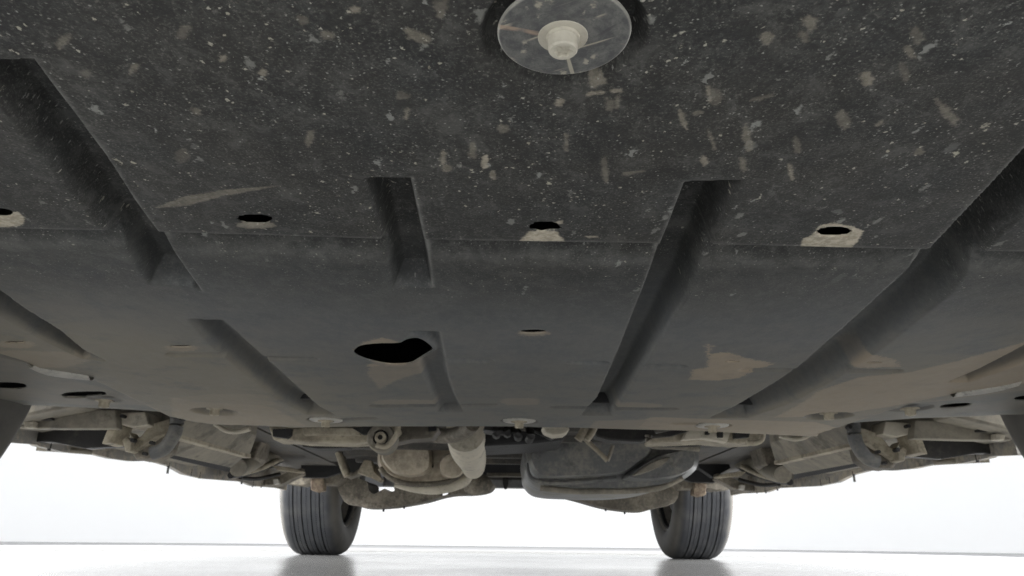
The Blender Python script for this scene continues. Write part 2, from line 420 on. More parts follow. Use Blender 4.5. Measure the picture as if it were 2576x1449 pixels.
grooves = [  # outline in the photograph, depth, shoulder width, first and last point of its steep side
    ([(-120, 152), (85, 150), (185, 280), (280, 410), (345, 510), (395, 578), (430, 622), (510, 735), (485, 722), (372, 716), (300, 610), (240, 560), (100, 392), (0, 272), (-120, 180)], .018, .006, 1, 8),
    ([(912, 448), (1035, 448), (1062, 575), (1080, 650), (1090, 722), (985, 722), (955, 600), (935, 530)], .018, .006, 1, 5),
    ([(1722, 456), (1690, 540), (1650, 640), (1602, 760), (1556, 880), (1502, 1000), (1462, 1044), (1540, 1044), (1572, 1000), (1655, 870), (1742, 730), (1800, 610), (1850, 490), (1875, 452)], .025, .006, 0, 7),
    ([(2640, 315), (2576, 372), (2470, 486), (2340, 625), (2310, 655), (2150, 800), (2000, 930), (1850, 1022), (1785, 1051), (1885, 1050), (1975, 1020), (2105, 955), (2250, 855), (2400, 735), (2455, 660), (2520, 590), (2660, 470)], .025, .006, 0, 9),
    ([(470, 803), (560, 805), (592, 832), (700, 930), (800, 1020), (842, 1044), (770, 1043), (690, 1000), (600, 928), (528, 868)], .018, .006, 1, 6),
    ([(-160, 610), (0, 730), (60, 775), (150, 830), (210, 880), (268, 908), (205, 902), (100, 852), (0, 796), (-160, 700)], .018, .006, 0, 6),
    ([(1010, 832), (1108, 834), (1130, 950), (1150, 1005), (1166, 1036), (1100, 1036), (1078, 985), (1055, 930)], 0.01, .006, 1, 5),
    ([(2700, 790), (2576, 868), (2470, 925), (2385, 962), (2440, 962), (2576, 915), (2700, 870)], 0.012, .006, 0, 4),
    ([(-80, 868), (0, 890), (70, 912), (110, 942), (230, 955), (235, 962), (100, 952), (60, 928), (-80, 905)], 0.008, .006, 0, 5),
    ([(2700, 960), (2560, 985), (2400, 1003), (2400, 1008), (2570, 996), (2700, 975)], 0.007, .006, 0, 3),
]
dashes = [((670, 902), (782, 903)), ((440, 893), (570, 893)), ((1125, 907), (1222, 909)), ((1445, 913), (1512, 914)), ((1640, 921), (1708, 923)),
          ((1880, 931), (1985, 931)), ((2105, 933), (2250, 934)), ((945, 1021), (1090, 1020)), ((1168, 1020), (1238, 1019)), ((1400, 1025), (1475, 1026)), ((1555, 1028), (1692, 1029)),
          ((860, 1056), (935, 1052)), ((1700, 1066), (1780, 1066))]
trans_front = [(-500, 566), (0, 574), (400, 581), (930, 600), (1640, 612), (2340, 627), (2576, 632), (3100, 640)]
trans_back = [(3100, 690), (2340, 668), (1640, 656), (930, 642), (400, 622), (0, 612), (-500, 606)]
recesses = [((540, 1036), .030), ((2085, 1047), .030), ((820, 1058), .026), ((1306, 1060), .026), ((1792, 1072), .026), ((262, 1016), .026), ((2290, 1036), .03)]
def jpoly(pts, amp):
    c = np.mean(pts, axis=0); out = []
    for i in range(len(pts)):
        a, b_ = np.array(pts[i], float), np.array(pts[(i+1) % len(pts)], float); m_ = max(1, int(np.hypot(*(b_-a))//9))
        for j in range(m_): out.append(tuple(a+(b_-a)*j/m_+rng.uniform(-1, 1, 2)*amp*(1, .5)))
    return out
holes = [ell(-2, 535, 34, 12, 44, .05, .08), ell(641, 551, 43, 13, 30, .08, .03), ell(1371, 570, 41, 13, 26, .17), ell(2098, 584, 44, 13, 30, .08, -.03),
         ell(1341, 834, 32, 4.5, 24, .05), [p for p in closed_spline([(890, 883), (910, 868), (960, 863), (1004, 862), (1022, 854), (1050, 850), (1076, 863), (1089, 879), (1070, 893), (1050, 905), (1030, 914), (985, 917), (940, 909), (902, 896)], 3)],
         ell(38, 860, 27, 2.4, 16), ell(455, 871, 27, 2.6, 16), ell(1842, 909, 20, 1.8, 14), ell(2200, 911, 20, 1.8, 14),
         ell(8, 983, 56, 8, 28, rot=.03), ell(208, 1005, 56, 8, 28, rot=-.04), ell(2405, 1030, 38, 5, 28, rot=-.08), ell(2596, 1011, 42, 6, 28, rot=-.08)]
smears = []
for ox, pts in ((1698, [(980, 170, 50, 55, .30), (930, 265, 22, 40, .26), (1760, 260, 38, 55, .22), (1700, 375, 22, 50, .28), (1655, 520, 22, 60, .18), (1392, 565, 40, 42, .45), (1220, 860, 45, 65, .24), (1975, 820, 32, 115, .28), (525, 1000, 26, 95, .30), (490, 1190, 22, 50, .36), (885, 1050, 22, 60, .24), (670, 290, 45, 42, .36), (1770, 1100, 32, 26, .28), (250, 690, 16, 60, .5), (55, 860, 16, 70, .5), (210, 1160, 26, 36, .5), (265, 1010, 7, 70, .3), (840, 1240, 14, 50, .45), (1480, 890, 32, 12, .35), (160, 820, 30, 14, .35), (640, 710, 90, 14, .2), (290, 700, 40, 60, .22)]),
                (817.6, [(1290, 940, 44, 34, .26), (1070, 1095, 24, 60, .28), (665, 268, 100, 36, .34), (1160, 1180, 20, 50, .75), (1970, 590, 60, 42, .40), (1950, 680, 60, 14, .55), (2110, 662, 46, 12, .5), (2030, 1230, 20, 90, .26), (855, 1140, 14, 50, .45), (885, 1225, 30, 26, .34), (855, 60, 20, 70, .22), (1215, 1270, 18, 30, .4), (1700, 740, 26, 26, .55), (850, 40, 55, 30, .2), (590, 830, 12, 40, .4), (1750, 1040, 12, 70, .3), (560, 690, 40, 30, .22), (2120, 740, 12, 50, .3), (2060, 760, 26, 46, .22), (215, 75, 30, 18, .4), (2220, 1250, 80, 12, .25)]),
                (0, [(1320, 1130, 45, 50, .16), (2245, 1000, 22, 60, .3), (2190, 150, 36, 36, .2), (460, 300, 22, 60, .3), (970, 500, 16, 50, .3), (1330, 230, 30, 60, .2), (2370, 255, 40, 26, .25), (1900, 520, 20, 22, .5), (1610, 430, 14, 22, .5), (620, 530, 34, 30, .15), (1420, 800, 40, 22, .22)])):
    for x_, y_, a_, b_, m_ in pts: smears.append((ell(ox+x_*.3472, y_*.3472, a_*.34, b_*.34, 14, .25, rng.uniform(-.15, .15)+(.0006*(1370-(ox+x_*.3472)))), m_*.9))
patches = [ (ell(2, 552, 62, 19, 20, .12), .95), (ell(644, 566, 47, 8, 20, .1), .4), ([(1330, 582), (1400, 582), (1419, 608), (1309, 606)], 1.0), ([(1380, 562), (1416, 556), (1412, 563), (1390, 566)], .8),
            ([(2013, 623), (2022, 600), (2045, 592), (2062, 568), (2090, 562), (2142, 570), (2172, 582), (2160, 602), (2140, 624)], 1.0),
            ([(895, 880), (915, 862), (960, 850), (1004, 860), (960, 866)], .75), ([(940, 905), (985, 916), (1035, 912), (1082, 893), (1100, 905), (1090, 930), (1010, 950), (955, 978), (925, 940)], .45), (ell(988, 919, 62, 6, 20), .75),
            ([(1736, 955), (1745, 930), (1780, 925), (1785, 892), (1830, 888), (1880, 902), (1945, 915), (1900, 930), (1860, 950), (1800, 957)], .85),
            ([(2105, 920), (2160, 893), (2200, 893), (2250, 905), (2262, 922), (2180, 926)], .8), (ell(455, 876, 38, 7, 16), .55), (ell(1342, 838, 37, 7, 20), .55),
            ([(2058, 985), (2160, 950), (2290, 936), (2420, 905), (2580, 860), (2600, 960), (2420, 985), (2280, 1015), (2100, 1045), (1950, 1050), (2010, 1020)], .72), (ell(40, 866, 45, 9, 16), .6),
            (ell(1310, 1010, 50, 9, 18, .1), .3), (ell(1030, 1012, 90, 7, 18, .1), .35), (ell(1600, 1020, 60, 7, 18, .1), .35), (ell(567, 623, 2, 2, 8), 0.0),
            ([(395, 522), (470, 492), (560, 478), (700, 466), (560, 492), (470, 518)], .30), ([(1470, 596), (1505, 594), (1503, 599), (1480, 599)], .6), (ell(565, 1010, 130, 18, 18, .1), .22), (ell(1782, 880, 2.5, 14, 12), .9), (ell(1783, 872, 14, 2, 10), .6), (ell(75, 905, 140, 22, 18, .1), .45), ([(1640, 1050), (1790, 1054), (2050, 1062), (2100, 1076), (2050, 1098), (1780, 1086), (1560, 1078)], .6), ([(430, 1000), (600, 1000), (700, 1032), (770, 1072), (540, 1068), (437, 1049)], .4), ([(1500, 1058), (1640, 1056), (1640, 1082), (1480, 1078)], .35), ([(0, 915), (70, 925), (110, 950), (400, 1030), (200, 1030), (0, 1015)], .45),
            ] + smears
outline = np.vstack([[(-.66, -.25), (-.66, .30)], plan([(-30, 1026), (0, 1028), (284, 1040), (437, 1049), (480, 1060), (540, 1068), (649, 1071), (735, 1076), (900, 1073), (1310, 1073), (1500, 1078), (1781, 1085), (2030, 1098), (2056, 1097), (2062, 1090), (2106, 1076), (2311, 1062), (2576, 1052), (2600, 1051)]), [(.70, .30), (.70, -.25)]])

ys = []
y_ = -110.0
while y_ < 1108: ys.append(y_); y_ += 2.3 if y_ < 820 else (1.5 if y_ < 900 else 1.1)
rowY = np.array([at(1288, v, z=ZT)[1] for v in ys]); rowY = np.concatenate([np.linspace(-.256, rowY[0]-.01, 14), rowY])
half = np.maximum(.70*(rowY*.946+.05), .10)+.012
NCI, NCO = 820, 26
u = np.linspace(-1, 1, NCI)
GX = []
for hw in half:
    hw = min(hw, .70)
    inner = u*hw+.002
    out = np.linspace(0, 1, NCO+1)[1:]
    GX.append(np.concatenate([(-hw-(.735-hw)*out)[::-1], inner, hw+(.735-hw)*out]))
GX = np.array(GX); GY = np.repeat(rowY[:, None], GX.shape[1], 1)
NR, NCOL = GX.shape
PXf, PYf = GX.ravel().copy(), GY.ravel().copy()
hd = np.full(PXf.shape, 1.0)
hole_sdf = []
for hpx in holes:
    hp = np.array([at(*p, z=ZT)[:2] for p in hpx]); d = sdf(hp, PXf, PYf, .02); hd = np.minimum(hd, d)
od = sdf(outline, PXf, PYf)
cutd = np.maximum(od, -hd)                      # > 0 means removed
# pull nearby vertices onto the cut so its edge is clean
G = cutd.reshape(NR, NCOL)
gx = np.gradient(G, axis=1)/np.maximum(np.gradient(GX, axis=1), 1e-6)
gy = np.gradient(G, axis=0)/np.maximum(np.gradient(GY, axis=0), 1e-6)
cell = np.maximum(np.gradient(GX, axis=1), np.gradient(GY, axis=0))
nrm = np.maximum(gx*gx+gy*gy, .25)
sn = np.abs(G) < .62*np.minimum(cell, .006)
PXf = PXf-np.where(sn, G*gx/nrm, 0).ravel(); PYf = PYf-np.where(sn, G*gy/nrm, 0).ravel()
Z = np.zeros(PXf.shape); wear_light = np.zeros(PXf.shape)
def pdist(pts, X, Y):
    d2 = np.full(X.shape, 1e9)
    for i in range(len(pts)-1):
        a, e = pts[i], pts[i+1]-pts[i]; wx, wy = X-a[0], Y-a[1]
        t = np.clip((wx*e[0]+wy*e[1])/max(e@e, 1e-12), 0, 1); d2 = np.minimum(d2, (wx-t*e[0])**2+(wy-t*e[1])**2)
    return np.sqrt(d2)
for pts, D, wdt, k0, k1 in grooves:
    P_ = plan(pts); d = sdf(P_, PXf, PYf, .05); near = d < .03
    far = np.concatenate([P_[k1:], P_[:1]]) if k1 < len(P_) else P_[-2:]
    ds = np.full(d.shape, 1.0); df = ds.copy()
    ds[near] = pdist(P_[k0:k1], PXf[near], PYf[near]); df[near] = pdist(far, PXf[near], PYf[near])
    fr = np.where(near & (d < 0), df/(ds+df+1e-6), 0)
    Z = np.maximum(Z, D*np.minimum(sstep(-d/.0065+.10), sstep(fr*3.0+.02)))
    wear_light = np.maximum(wear_light, np.exp(-((np.where(near, ds, 1)*np.sign(d)+.0002)/.0016)**2)*.8*near)
tp = plan(trans_front+trans_back)
h6 = sdf(plan(holes[5]), PXf, PYf, .03); Z *= sstep((h6-.001)/.012)
d = sdf(tp, PXf, PYf, .06)
fl = plan(trans_front); fy = np.interp(PXf, fl[:, 0], fl[:, 1]); bl = plan(trans_back)[::-1]; by = np.interp(PXf, bl[:, 0], bl[:, 1])
tz = np.minimum(sstep((PYf-fy)/.008), sstep((by+.012-PYf)/.040))*.009
tz *= np.where(PXf > .58, sstep((.62-PXf)/.03), 1)*np.where(PXf < -.55, sstep((PXf+.60)/.05), 1)
Z = np.maximum(Z, tz); wear_light = np.maximum(wear_light, np.exp(-((PYf-by-.004)/.009)**2)*.30*(tz >= 0))  # lighter band painted where the rear ramp catches the light
wear_light = np.maximum(wear_light, np.exp(-((PYf-fy+.0008)/.0012)**2)*.35)
for a, b_ in dashes:
    A, B = plan([a, b_]); e = B-A; L = np.hypot(*e); t = np.clip(((PXf-A[0])*e[0]+(PYf-A[1])*e[1])/(L*L), 0, 1)
    dd = np.hypot(PXf-A[0]-t*e[0], PYf-A[1]-t*e[1]); Z = np.maximum(Z, .0055*sstep((.009-dd)/.006))
for c, r in recesses:
    p = plan([c])[0]; dd = np.hypot(PXf-p[0], PYf-p[1]); Z = np.maximum(Z, .008*sstep((r-dd)/.007+.1))
wc = plan([(1419, 88)])[0]; dd = np.hypot(PXf-wc[0], PYf-wc[1]); Z = np.maximum(Z, .010*sstep((.0275-dd)/.005))
# side corner panels sit a little higher than the middle
sp = plan([(-300, 860), (0, 892), (70, 912), (112, 944), (240, 956), (300, 985), (437, 1052), (300, 1085), (-300, 1085)])
Z = np.maximum(Z, .006*sstep(-sdf(sp, PXf, PYf, .05)/.012))
sp = plan([(2900, 930), (2560, 990), (2395, 1006), (2290, 1015), (2100, 1078), (2300, 1110), (2900, 1085)])
Z = np.maximum(Z, .005*sstep(-sdf(sp, PXf, PYf, .05)/.012))
Z += (vnoise(PXf, PYf, 22, 1)-.5)*.0007+(vnoise(PXf, PYf, 60, 2)-.5)*.0004
Z += .010*sstep((PYf-1.00)/.10)*0
patch = np.full(PXf.shape, 50.0); pamt = np.zeros(PXf.shape)
for pts, amt in patches:
    d = sdf(plan(pts), PXf, PYf, .05)*1000
    cl = d < np.where(patch < 3, patch, 6); pamt = np.where((d < 4) & (amt > 0) & (d < patch), amt, pamt); patch = np.minimum(patch, d) if amt > 0 else patch
film = .05+.72*sstep((PYf-.40)/.5)*(.48+.65*sstep((np.abs(PXf-CX)-.10)/.28))+.25*sstep((np.abs(PXf-CX)-.2)/.25)*sstep((PYf-.32)/.25)
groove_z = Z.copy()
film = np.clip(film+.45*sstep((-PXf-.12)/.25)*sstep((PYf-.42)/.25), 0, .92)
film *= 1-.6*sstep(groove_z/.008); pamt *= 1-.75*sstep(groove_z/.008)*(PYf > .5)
peck = np.clip(1.0-.9*sstep((PYf-.33)/.30), 0, 1)*(1-.14*sstep((np.abs(PXf-.03)-.07)/.18))*(1-.10*vnoise(PXf, PYf, 18, 9))+.05*np.exp(-((PXf-.07)/.05)**2-((PYf-.27)/.06)**2)
idx = np.arange(NR*NCOL).reshape(NR, NCOL)
quads = np.stack([idx[:-1, :-1], idx[1:, :-1], idx[1:, 1:], idx[:-1, 1:]], -1).reshape(-1, 4)
keep = cutd[quads].mean(1) < 0
quads = quads[keep]
used = np.zeros(NR*NCOL, bool); used[quads.ravel()] = True
remap = -np.ones(NR*NCOL, int); remap[used] = np.arange(used.sum())
quads = remap[quads]
V = np.stack([PXf[used], PYf[used], ZT+Z[used]], -1)
# turn every free edge upward into the thickness of the plastic
E = np.concatenate([quads[:, [0, 1]], quads[:, [1, 2]], quads[:, [2, 3]], quads[:, [3, 0]]])
key = np.sort(E, 1)[:, 0].astype(np.int64)*10**7+np.sort(E, 1)[:, 1]
_, inv, cnt = np.unique(key, return_inverse=True, return_counts=True)
BE = E[cnt[inv] == 1]
bv = np.unique(BE); bm_ = {int(v): len(V)+i for i, v in enumerate(bv)}
V2 = V[bv].copy(); V2[:, 2] += .0012
rim = np.array([(a, bm_[int(a)], bm_[int(b_)], b_) for a, b_ in BE])
V = np.concatenate([V, V2]); Q = np.concatenate([quads, rim])
ats = {k_: np.concatenate([a[used], a[used][bv]]).astype(np.float32) for k_, a in dict(patch=patch, pamt=pamt, film=film, peck=peck, wear_light=wear_light).items()}
me = bpy.data.meshes.new('splash_shield')
me.vertices.add(len(V)); me.vertices.foreach_set('co', V.astype(np.float32).ravel())
me.loops.add(Q.size); me.loops.foreach_set('vertex_index', Q.astype(np.int32).ravel())
me.polygons.add(len(Q)); me.polygons.foreach_set('loop_start', (np.arange(len(Q))*4).astype(np.int32))
me.update(calc_edges=True); me.validate()
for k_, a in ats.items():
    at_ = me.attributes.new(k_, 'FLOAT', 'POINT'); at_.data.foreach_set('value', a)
me.polygons.foreach_set('use_smooth', np.ones(len(me.polygons), bool))
shield = bpy.data.objects.new('splash_shield', me); COL.objects.link(shield); me.materials.append(M['shield']); shield.parent = car

# ---- fasteners on the shield
def bolt_bm(r_fl, r_hd, L, n=32):
    """flange bolt hanging down from z = 0"""
    bm = bmesh.new()
    prof = [(0, .0012), (r_fl*.98, .0012), (r_fl, .0010), (r_fl, .0001), (r_fl*.985, 0), (r_hd*1.16, .0001), (r_hd*1.15, -.0008), (r_hd*1.02, -.0010), (r_hd, -.0014), (r_hd, -L+.0006), (r_hd*.9, -L), (r_hd*.58, -L), (r_hd*.5, -L+.0012), (r_hd*.2, -L+.0016), (0, -L+.001)]
    rings = []
    for k in range(n):
        a = 2*math.pi*k/n
        row = []
        for i, (r, z) in enumerate(prof):
            rr = r
            if 8 <= i <= 10 and r_fl > .01: rr = r*(1-.045*abs(math.cos(3*a)))     # six-sided head
            if 11 <= i <= 13: rr = r*(1+.18*math.cos(6*a))         # star socket
            row.append(bm.verts.new((rr*math.cos(a), rr*math.sin(a), z)))
        rings.append(row)
    for k in range(n):
        A, B = rings[k], rings[(k+1) % n]
        for i in range(len(prof)-1): bm.faces.new((A[i], A[i+1], B[i+1], B[i]))
    bmesh.ops.remove_doubles(bm, verts=bm.verts[:], dist=1e-6)
    return bm
WZ = ZT-.0045
wl = at(1419, 89, z=WZ)
w = lathe('washer', [(.0062, .0012), (.0062, 0), (.0205, 0), (.0208, .0002), (.0210, .0008), (.0206, .0016), (.012, .0018), (.008, .0030), (.0062, .0030)], M['washer'], shield, 72, 'z', True)
w.location = (wl[0], wl[1], WZ); w['label'] = 'large scuffed round grey washer'
bo = bm_obj('bolt', bolt_bm(.0079, .0046, .0052), M['bolt'], shield, 0, 30)
bl_ = at(1416, 93, z=WZ); bo.location = (bl_[0], bl_[1], WZ-.0003)
bo['label'] = 'pale flange bolt in the large washer'
small = bm_obj('bolt', bolt_bm(.011, .0062, .0075), M['beige'], shield, 0, 30)
first = True
for (c, r), kind in zip(recesses, ('b', 'b', 'w', 'w', 'w', 'b', 'b')):
    p = plan([c])[0]
    if first: o = small; first = False
    else: o = small.copy(); COL.objects.link(o); o.parent = shield
    o.location = (p[0], p[1], ZT+.003)
    if kind == 'w':
        d_ = lathe('washer', [(0, .0006), (.021, .0006), (.0225, .0014), (.0225, .0028), (0, .0028)], M['clip'], shield, 40, 'z')
        d_.location = (p[0], p[1], ZT-.001); o.location.z = ZT-.0015
        d_['label'] = 'pale round clip head near the rear edge of the shield'
# curved pale lips where the corner panels join
def lip(pix, zz):
    pts = [at(*p, z=zz) for p in pix]
    bm = bmesh.new(); P = spline(pts, 6); rings = []
    for i, p in enumerate(P):
        s = math.sin(math.pi*(i+.4)/(len(P)-.2))
        wd = .006+.016*s
        rings.append([bm.verts.new(p+Vector(q)) for q in ((0, -wd, .004), (0, -wd*.7, -.001), (0, 0, -.0035), (0, wd*.7, -.001), (0, wd, .004))])
    for i in range(len(rings)-1):
        for k in range(4): bm.faces.new((rings[i][k], rings[i+1][k], rings[i+1][k+1], rings[i][k+1]))
    return bm_obj('flange_lip', bm, M['clip'], shield)
lip([(76, 917), (115, 934), (170, 943), (230, 949)], ZT-.0005)
lip([(2398, 991), (2450, 986), (2510, 976), (2562, 962)], ZT-.0005)

# ---- body shell above (mostly out of frame: it closes the space and blocks the studio light)
bm = bmesh.new()
def arch(y0, r, z0):
    a0 = math.asin(max(-1, (z0-.34)/r)); out = []
    for k in range(17):
        a = math.pi-a0-(math.pi-2*a0)*k/16
        out.append((y0+r*math.cos(a), .34+r*math.sin(a)))
    return out
FA, RA = .687, 3.385
prof = [(-.27, .36), (-.27, .62), (-.10, .86), (.95, 1.02), (1.65, 1.55), (2.3, 1.64), (3.2, 1.60), (3.95, 1.15), (4.12, .95), (4.12, .42), (4.05, .34)]
low = [(-.2, .30)]+arch(FA, .39, .31)+[(1.2, .312), (2.9, .312)]+arch(RA, .39, .312)+[(3.98, .34)]
for s in (-1, 1):
    ring = [(CX+s*.615, y, z) for y, z in prof[::1]+low[::-1]]
    prism(bm, ring, (s*.285, 0, 0))
body = bm_obj('body_shell', bm, M['paint'], car, 0, 30)
body.data.materials.append(M['pan'])
for p in body.data.polygons:
    if p.normal.z < -.2 or abs(p.center.x-CX) < .63: p.material_index = 1
bm = bmesh.new()
ring = [(CX-.612, y, z) for y, z in [(-.268, .345), (-.268, .62), (-.10, .855), (.95, 1.015), (1.65, 1.545), (2.3, 1.635), (3.2, 1.595), (3.95, 1.145), (4.11, .945), (4.11, .42), (4.04, .345), (3.6, .40), (2.9, .36), (2.6, .315), (1.15, .315), (1.1, .34), (-.2, .34)]]
prism(bm, ring, (1.224, 0, 0))
bm_obj('floor_pan', bm, M['pan'], car, 0, 30)
# added black box between shield and floor: blocks light so openings stay dark
bm = bmesh.new()
for s in (-1, 1): prism(bm, [(CX+s*.604, -.25, .224), (CX+s*.604, .93, .224), (CX+s*.604, .93, .338), (CX+s*.604, -.25, .338)], (s*.006, 0, 0))
prism(bm, [(CX-.60, .925, .229), (CX+.60, .925, .229), (CX+.60, .925, .338), (CX-.60, .925, .338)], (0, .006, 0))
prism(bm, [(CX-.60, -.245, .229), (CX+.60, -.245, .229), (CX+.60, -.245, .338), (CX-.60, -.245, .338)], (0, .006, 0))
prism(bm, [(CX-.60, -.235, .325), (CX+.60, -.235, .325), (CX+.60, .92, .325), (CX-.60, .92, .325)], (0, 0, .006))
bm_obj('bay_light_block', bm, M['black'], car, 0)
for k in range(7):
    yr = 1.3+k*.19; bm = bmesh.new()
    prism(bm, [(CX-.50, yr, .317), (CX-.50, yr+.012, .300), (CX-.50, yr+.035, .300), (CX-.50, yr+.05, .317)], (1.0, 0, 0)); bm_obj('floor_rib', bm, M['pan'], car, .004)
bm = bmesh.new()
for (x0, x1, y0, y1, z0, z1) in ((-.90, .90, -.32, -.255, .205, .60),):
    prism(bm, [(CX+x0, y0, z0+.03), (CX+x0, y0, z1), (CX+x0, y1, z1), (CX+x0, y1, z0), (CX+x0, y0+.02, z0)], (x1-x0, 0, 0))
bm_obj('front_bumper', bm, M['valance'], car, .01)
bm = bmesh.new(); prism(bm, [(CX-.80, 3.86, .318), (CX-.80, 3.86, .36), (CX-.80, 4.15, .5), (CX-.80, 4.15, .40), (CX-.80, 3.95, .32)], (1.6, 0, 0))
bm_obj('rear_bumper', bm, M['valance'], car, .008)
for s in (-1, 1):
    bm = bmesh.new(); prism(bm, [(CX+s*.903, y, z) for y, z in [(1.15, 1.08), (1.70, 1.48), (2.3, 1.56), (3.15, 1.52), (3.7, 1.15), (3.6, 1.04)]], (s*.004, 0, 0))
    bm_obj('side_window', bm, M['glass'], car)

# ---- wheels
def wheel(x, y, side):
    e = sub('wheel', (x, y, .343), car)
    R, hw = .343, .112
    pr = [(.225, -.098), (.238, -.112), (.265, -.119), (.292, -.119), (.315, -.114), (.330, -.1045), (.3395, -.090), (.343, -.078)]
    gr = ((-.068, .0012, .0015), (-.053, .0032, .007), (-.037, .001, .0015), (-.019, .0032, .007), (0, .001, .0015), (.019, .0032, .007), (.037, .001, .0015), (.053, .0032, .007), (.068, .0012, .0015))
    for g, w_, d_ in gr: pr += [(R, g-w_), (R-.001, g-w_*.85), (R-d_, g-w_*.65), (R-d_, g+w_*.65), (R-.001, g+w_*.85), (R, g+w_)]
    pr += [(r, -t) for r, t in pr[:8][::-1]]
    pr += [(.215, .09), (.215, -.09)]
    lathe('tyre', pr, M['tyre'], e, 96, 'x', True, 40)
    s = side                                        # inner face looks towards the car's centre
    lathe('rim', [(.232, -.100*s), (.226, -.104*s), (.222, -.098*s), (.214, -.07*s), (.205, .05*s), (.19, .085*s), (.09, .085*s), (.05, .09*s), (0, .09*s), (0, .105*s), (.19, .10*s), (.224, .104*s), (.231, .1*s)], M['rim'], e, 64, 'x', True)
    lathe('brake_drum', [(0, .06*s), (.150, .06*s), (.155, .05*s), (.155, -.055*s), (.145, -.065*s), (.06, -.075*s), (0, -.08*s)], M['dark'], e, 48, 'x')
    return e
for s in (-1, 1):
    wheel(CX+s*.762, FA+.006, s); wheel(CX-.005+s*.80, RA, s)

# ---- sills and underfloor along each side (measured on the left, mirrored across the car)
def mir(p): return np.array([2*CX-p[0], p[1], p[2]])
SX = CX-.80
sil = [at(*q1(*p), x=SX) for p in [(20, 350), (240, 365), (260, 378), (480, 430), (700, 440), (870, 482), (1050, 505), (1200, 500), (1360, 545), (1480, 612), (1640, 648), (1960, 672), (2050, 708), (2264, 725), (2330, 742)]]
for side in (0, 1):
    f = (lambda p: np.array(p)) if not side else mir
    sg = 1 if not side else -1
    bm = bmesh.new()
    lower = [np.array(p) for p in sil]
    upper = [np.array([p[0], p[1], .30]) for p in sil]
    ring = [f(p) for p in lower+upper[::-1]]
    prism(bm, [tuple(p) for p in ring], (sg*.012, 0, 0))
    sill = bm_obj('side_sill', bm, M['sill'], car, 0)
    # rounded inner sill box beside the pinch flange
    bm = bmesh.new()
    for x0, x1, dz0, dz1 in ((.014, .14, .016, .11),):
        a = [tuple(f(p+np.array([0, 0, 0]))) for p in [np.array([lower[0][0]+x0, 1.12, .222]), np.array([lower[0][0]+x1, 1.12, .250]), np.array([lower[0][0]+x1, 1.12, .31]), np.array([lower[0][0]+x0, 1.12, .31])]]
        prism(bm, a, (0, .75, .005))
    bm_obj('sill_box', bm, M['rail'], car, .01)
    # studs and drain plugs hanging under the flange
    for (px, py, L) in ((410, 395, .009), (1385, 575, .014), (1570, 625, .006), (1640, 645, .006), (1990, 690, .008), (2080, 715, .008), (2150, 725, .006)):
        p = f(at(*q1(px, py-20), x=SX+.01))
        tube('stud', [p+np.array([0, 0, .01]), p+np.array([0, 0, -L])], .0028, M['dark'], sill, 8, 1)
    def fs(name, pts, Y, t, mat, bevel=.003, parent=car):
        return slab_w(name, [f(at(*q1(*p), Y=Y)) for p in pts], (0, t, 0), mat, parent, bevel)
    fs('arch_liner', [(160, 80), (950, 80), (960, 235), (150, 235), (140, 180)], 1.17, .02, M['rail'])
    fs('liner_hole_shade', [(175, 70), (430, 70), (425, 165), (170, 165)], 1.160, .009, M['dark'], .001)  # dark plate on the liner, painted shade of an opening
    fs('liner_lip', [(190, 178), (275, 175), (270, 228), (200, 230)], 1.155, .014, M['cream'], .003)
    fs('arch_liner', [(60, 225), (960, 205), (1000, 380), (700, 400), (420, 345), (60, 345)], 1.24, .02, M['dark'])
    # jacking bracket: top plate, two legs and a gusset
    b1 = fs('jacking_bracket', [(915, 110), (1195, 95), (1215, 205), (1100, 228), (935, 190)], 1.19, .05, M['cream'], .004)
    fs('bracket_leg', [(912, 170), (975, 200), (900, 350), (835, 362)], 1.185, .05, M['beige'], .003, b1)
    fs('bracket_leg', [(1005, 330), (1040, 300), (1085, 340), (1080, 420), (1030, 430)], 1.20, .03, M['beige'], .004, b1)
    fs('bracket_gusset', [(1060, 260), (1110, 330), (1160, 300), (1240, 200), (1400, 150), (1395, 270), (1300, 300), (1090, 430), (1100, 380)], 1.215, .03, M['beige'], .004, b1)
    fs('bracket_gusset', [(1090, 440), (1300, 300), (1395, 275), (1350, 420), (1250, 480), (1110, 490)], 1.23, .05, M['brown'], .006, b1)
    fs('bracket_slot_shade', [(960, 240), (1040, 245), (990, 350), (930, 330)], 1.22, .02, M['dark'], .002, b1)  # solid dark piece for the shade between the bracket legs
    # dark curved strap in front of the rail
    P = [f(at(*q1(*p), Y=1.2)) for p in ((1460, 120), (1455, 200), (1430, 290), (1350, 400), (1250, 440))]
    tube('strap', P, .011, M['tank'], car, 12)
    # underfloor rail cover: three long facets running towards the rear
    def facet(name, pts, up, mat, bevel=.003):
        bm = bmesh.new(); prism(bm, [tuple(f(p)) for p in pts], (0, 0, up)); return bm_obj(name, bm, mat, car, bevel)
    xa, xb, xc = CX-.525, CX-.555, CX-.60
    A0, A1 = at(*q1(1530, 120), x=xa), at(*q1(2110, 300), x=xa)
    B0, B1 = at(*q1(1470, 310), x=xb), at(*q1(2050, 470), x=xb)
    C0, C1 = at(*q1(1345, 440), x=xc), at(*q1(1900, 560), x=xc)
    facet('rail_cover', [A0, A1, B1, B0], .03, M['rail'])
    facet('rail_ridge', [B0+np.array([.004, 0, -.002]), B1+np.array([.004, 0, -.002]), B1+np.array([-.010, 0, -.003]), B0+np.array([-.010, 0, -.003])], .008, M['beige'], .002)
    facet('rail_cover', [B0+np.array([-.010, 0, 0]), B1+np.array([-.010, 0, 0]), C1, C0], .03, M['rail'])
    D0, D1 = at(*q1(1320, 465), x=xc-.01), at(*q1(1890, 600), x=xc-.01)
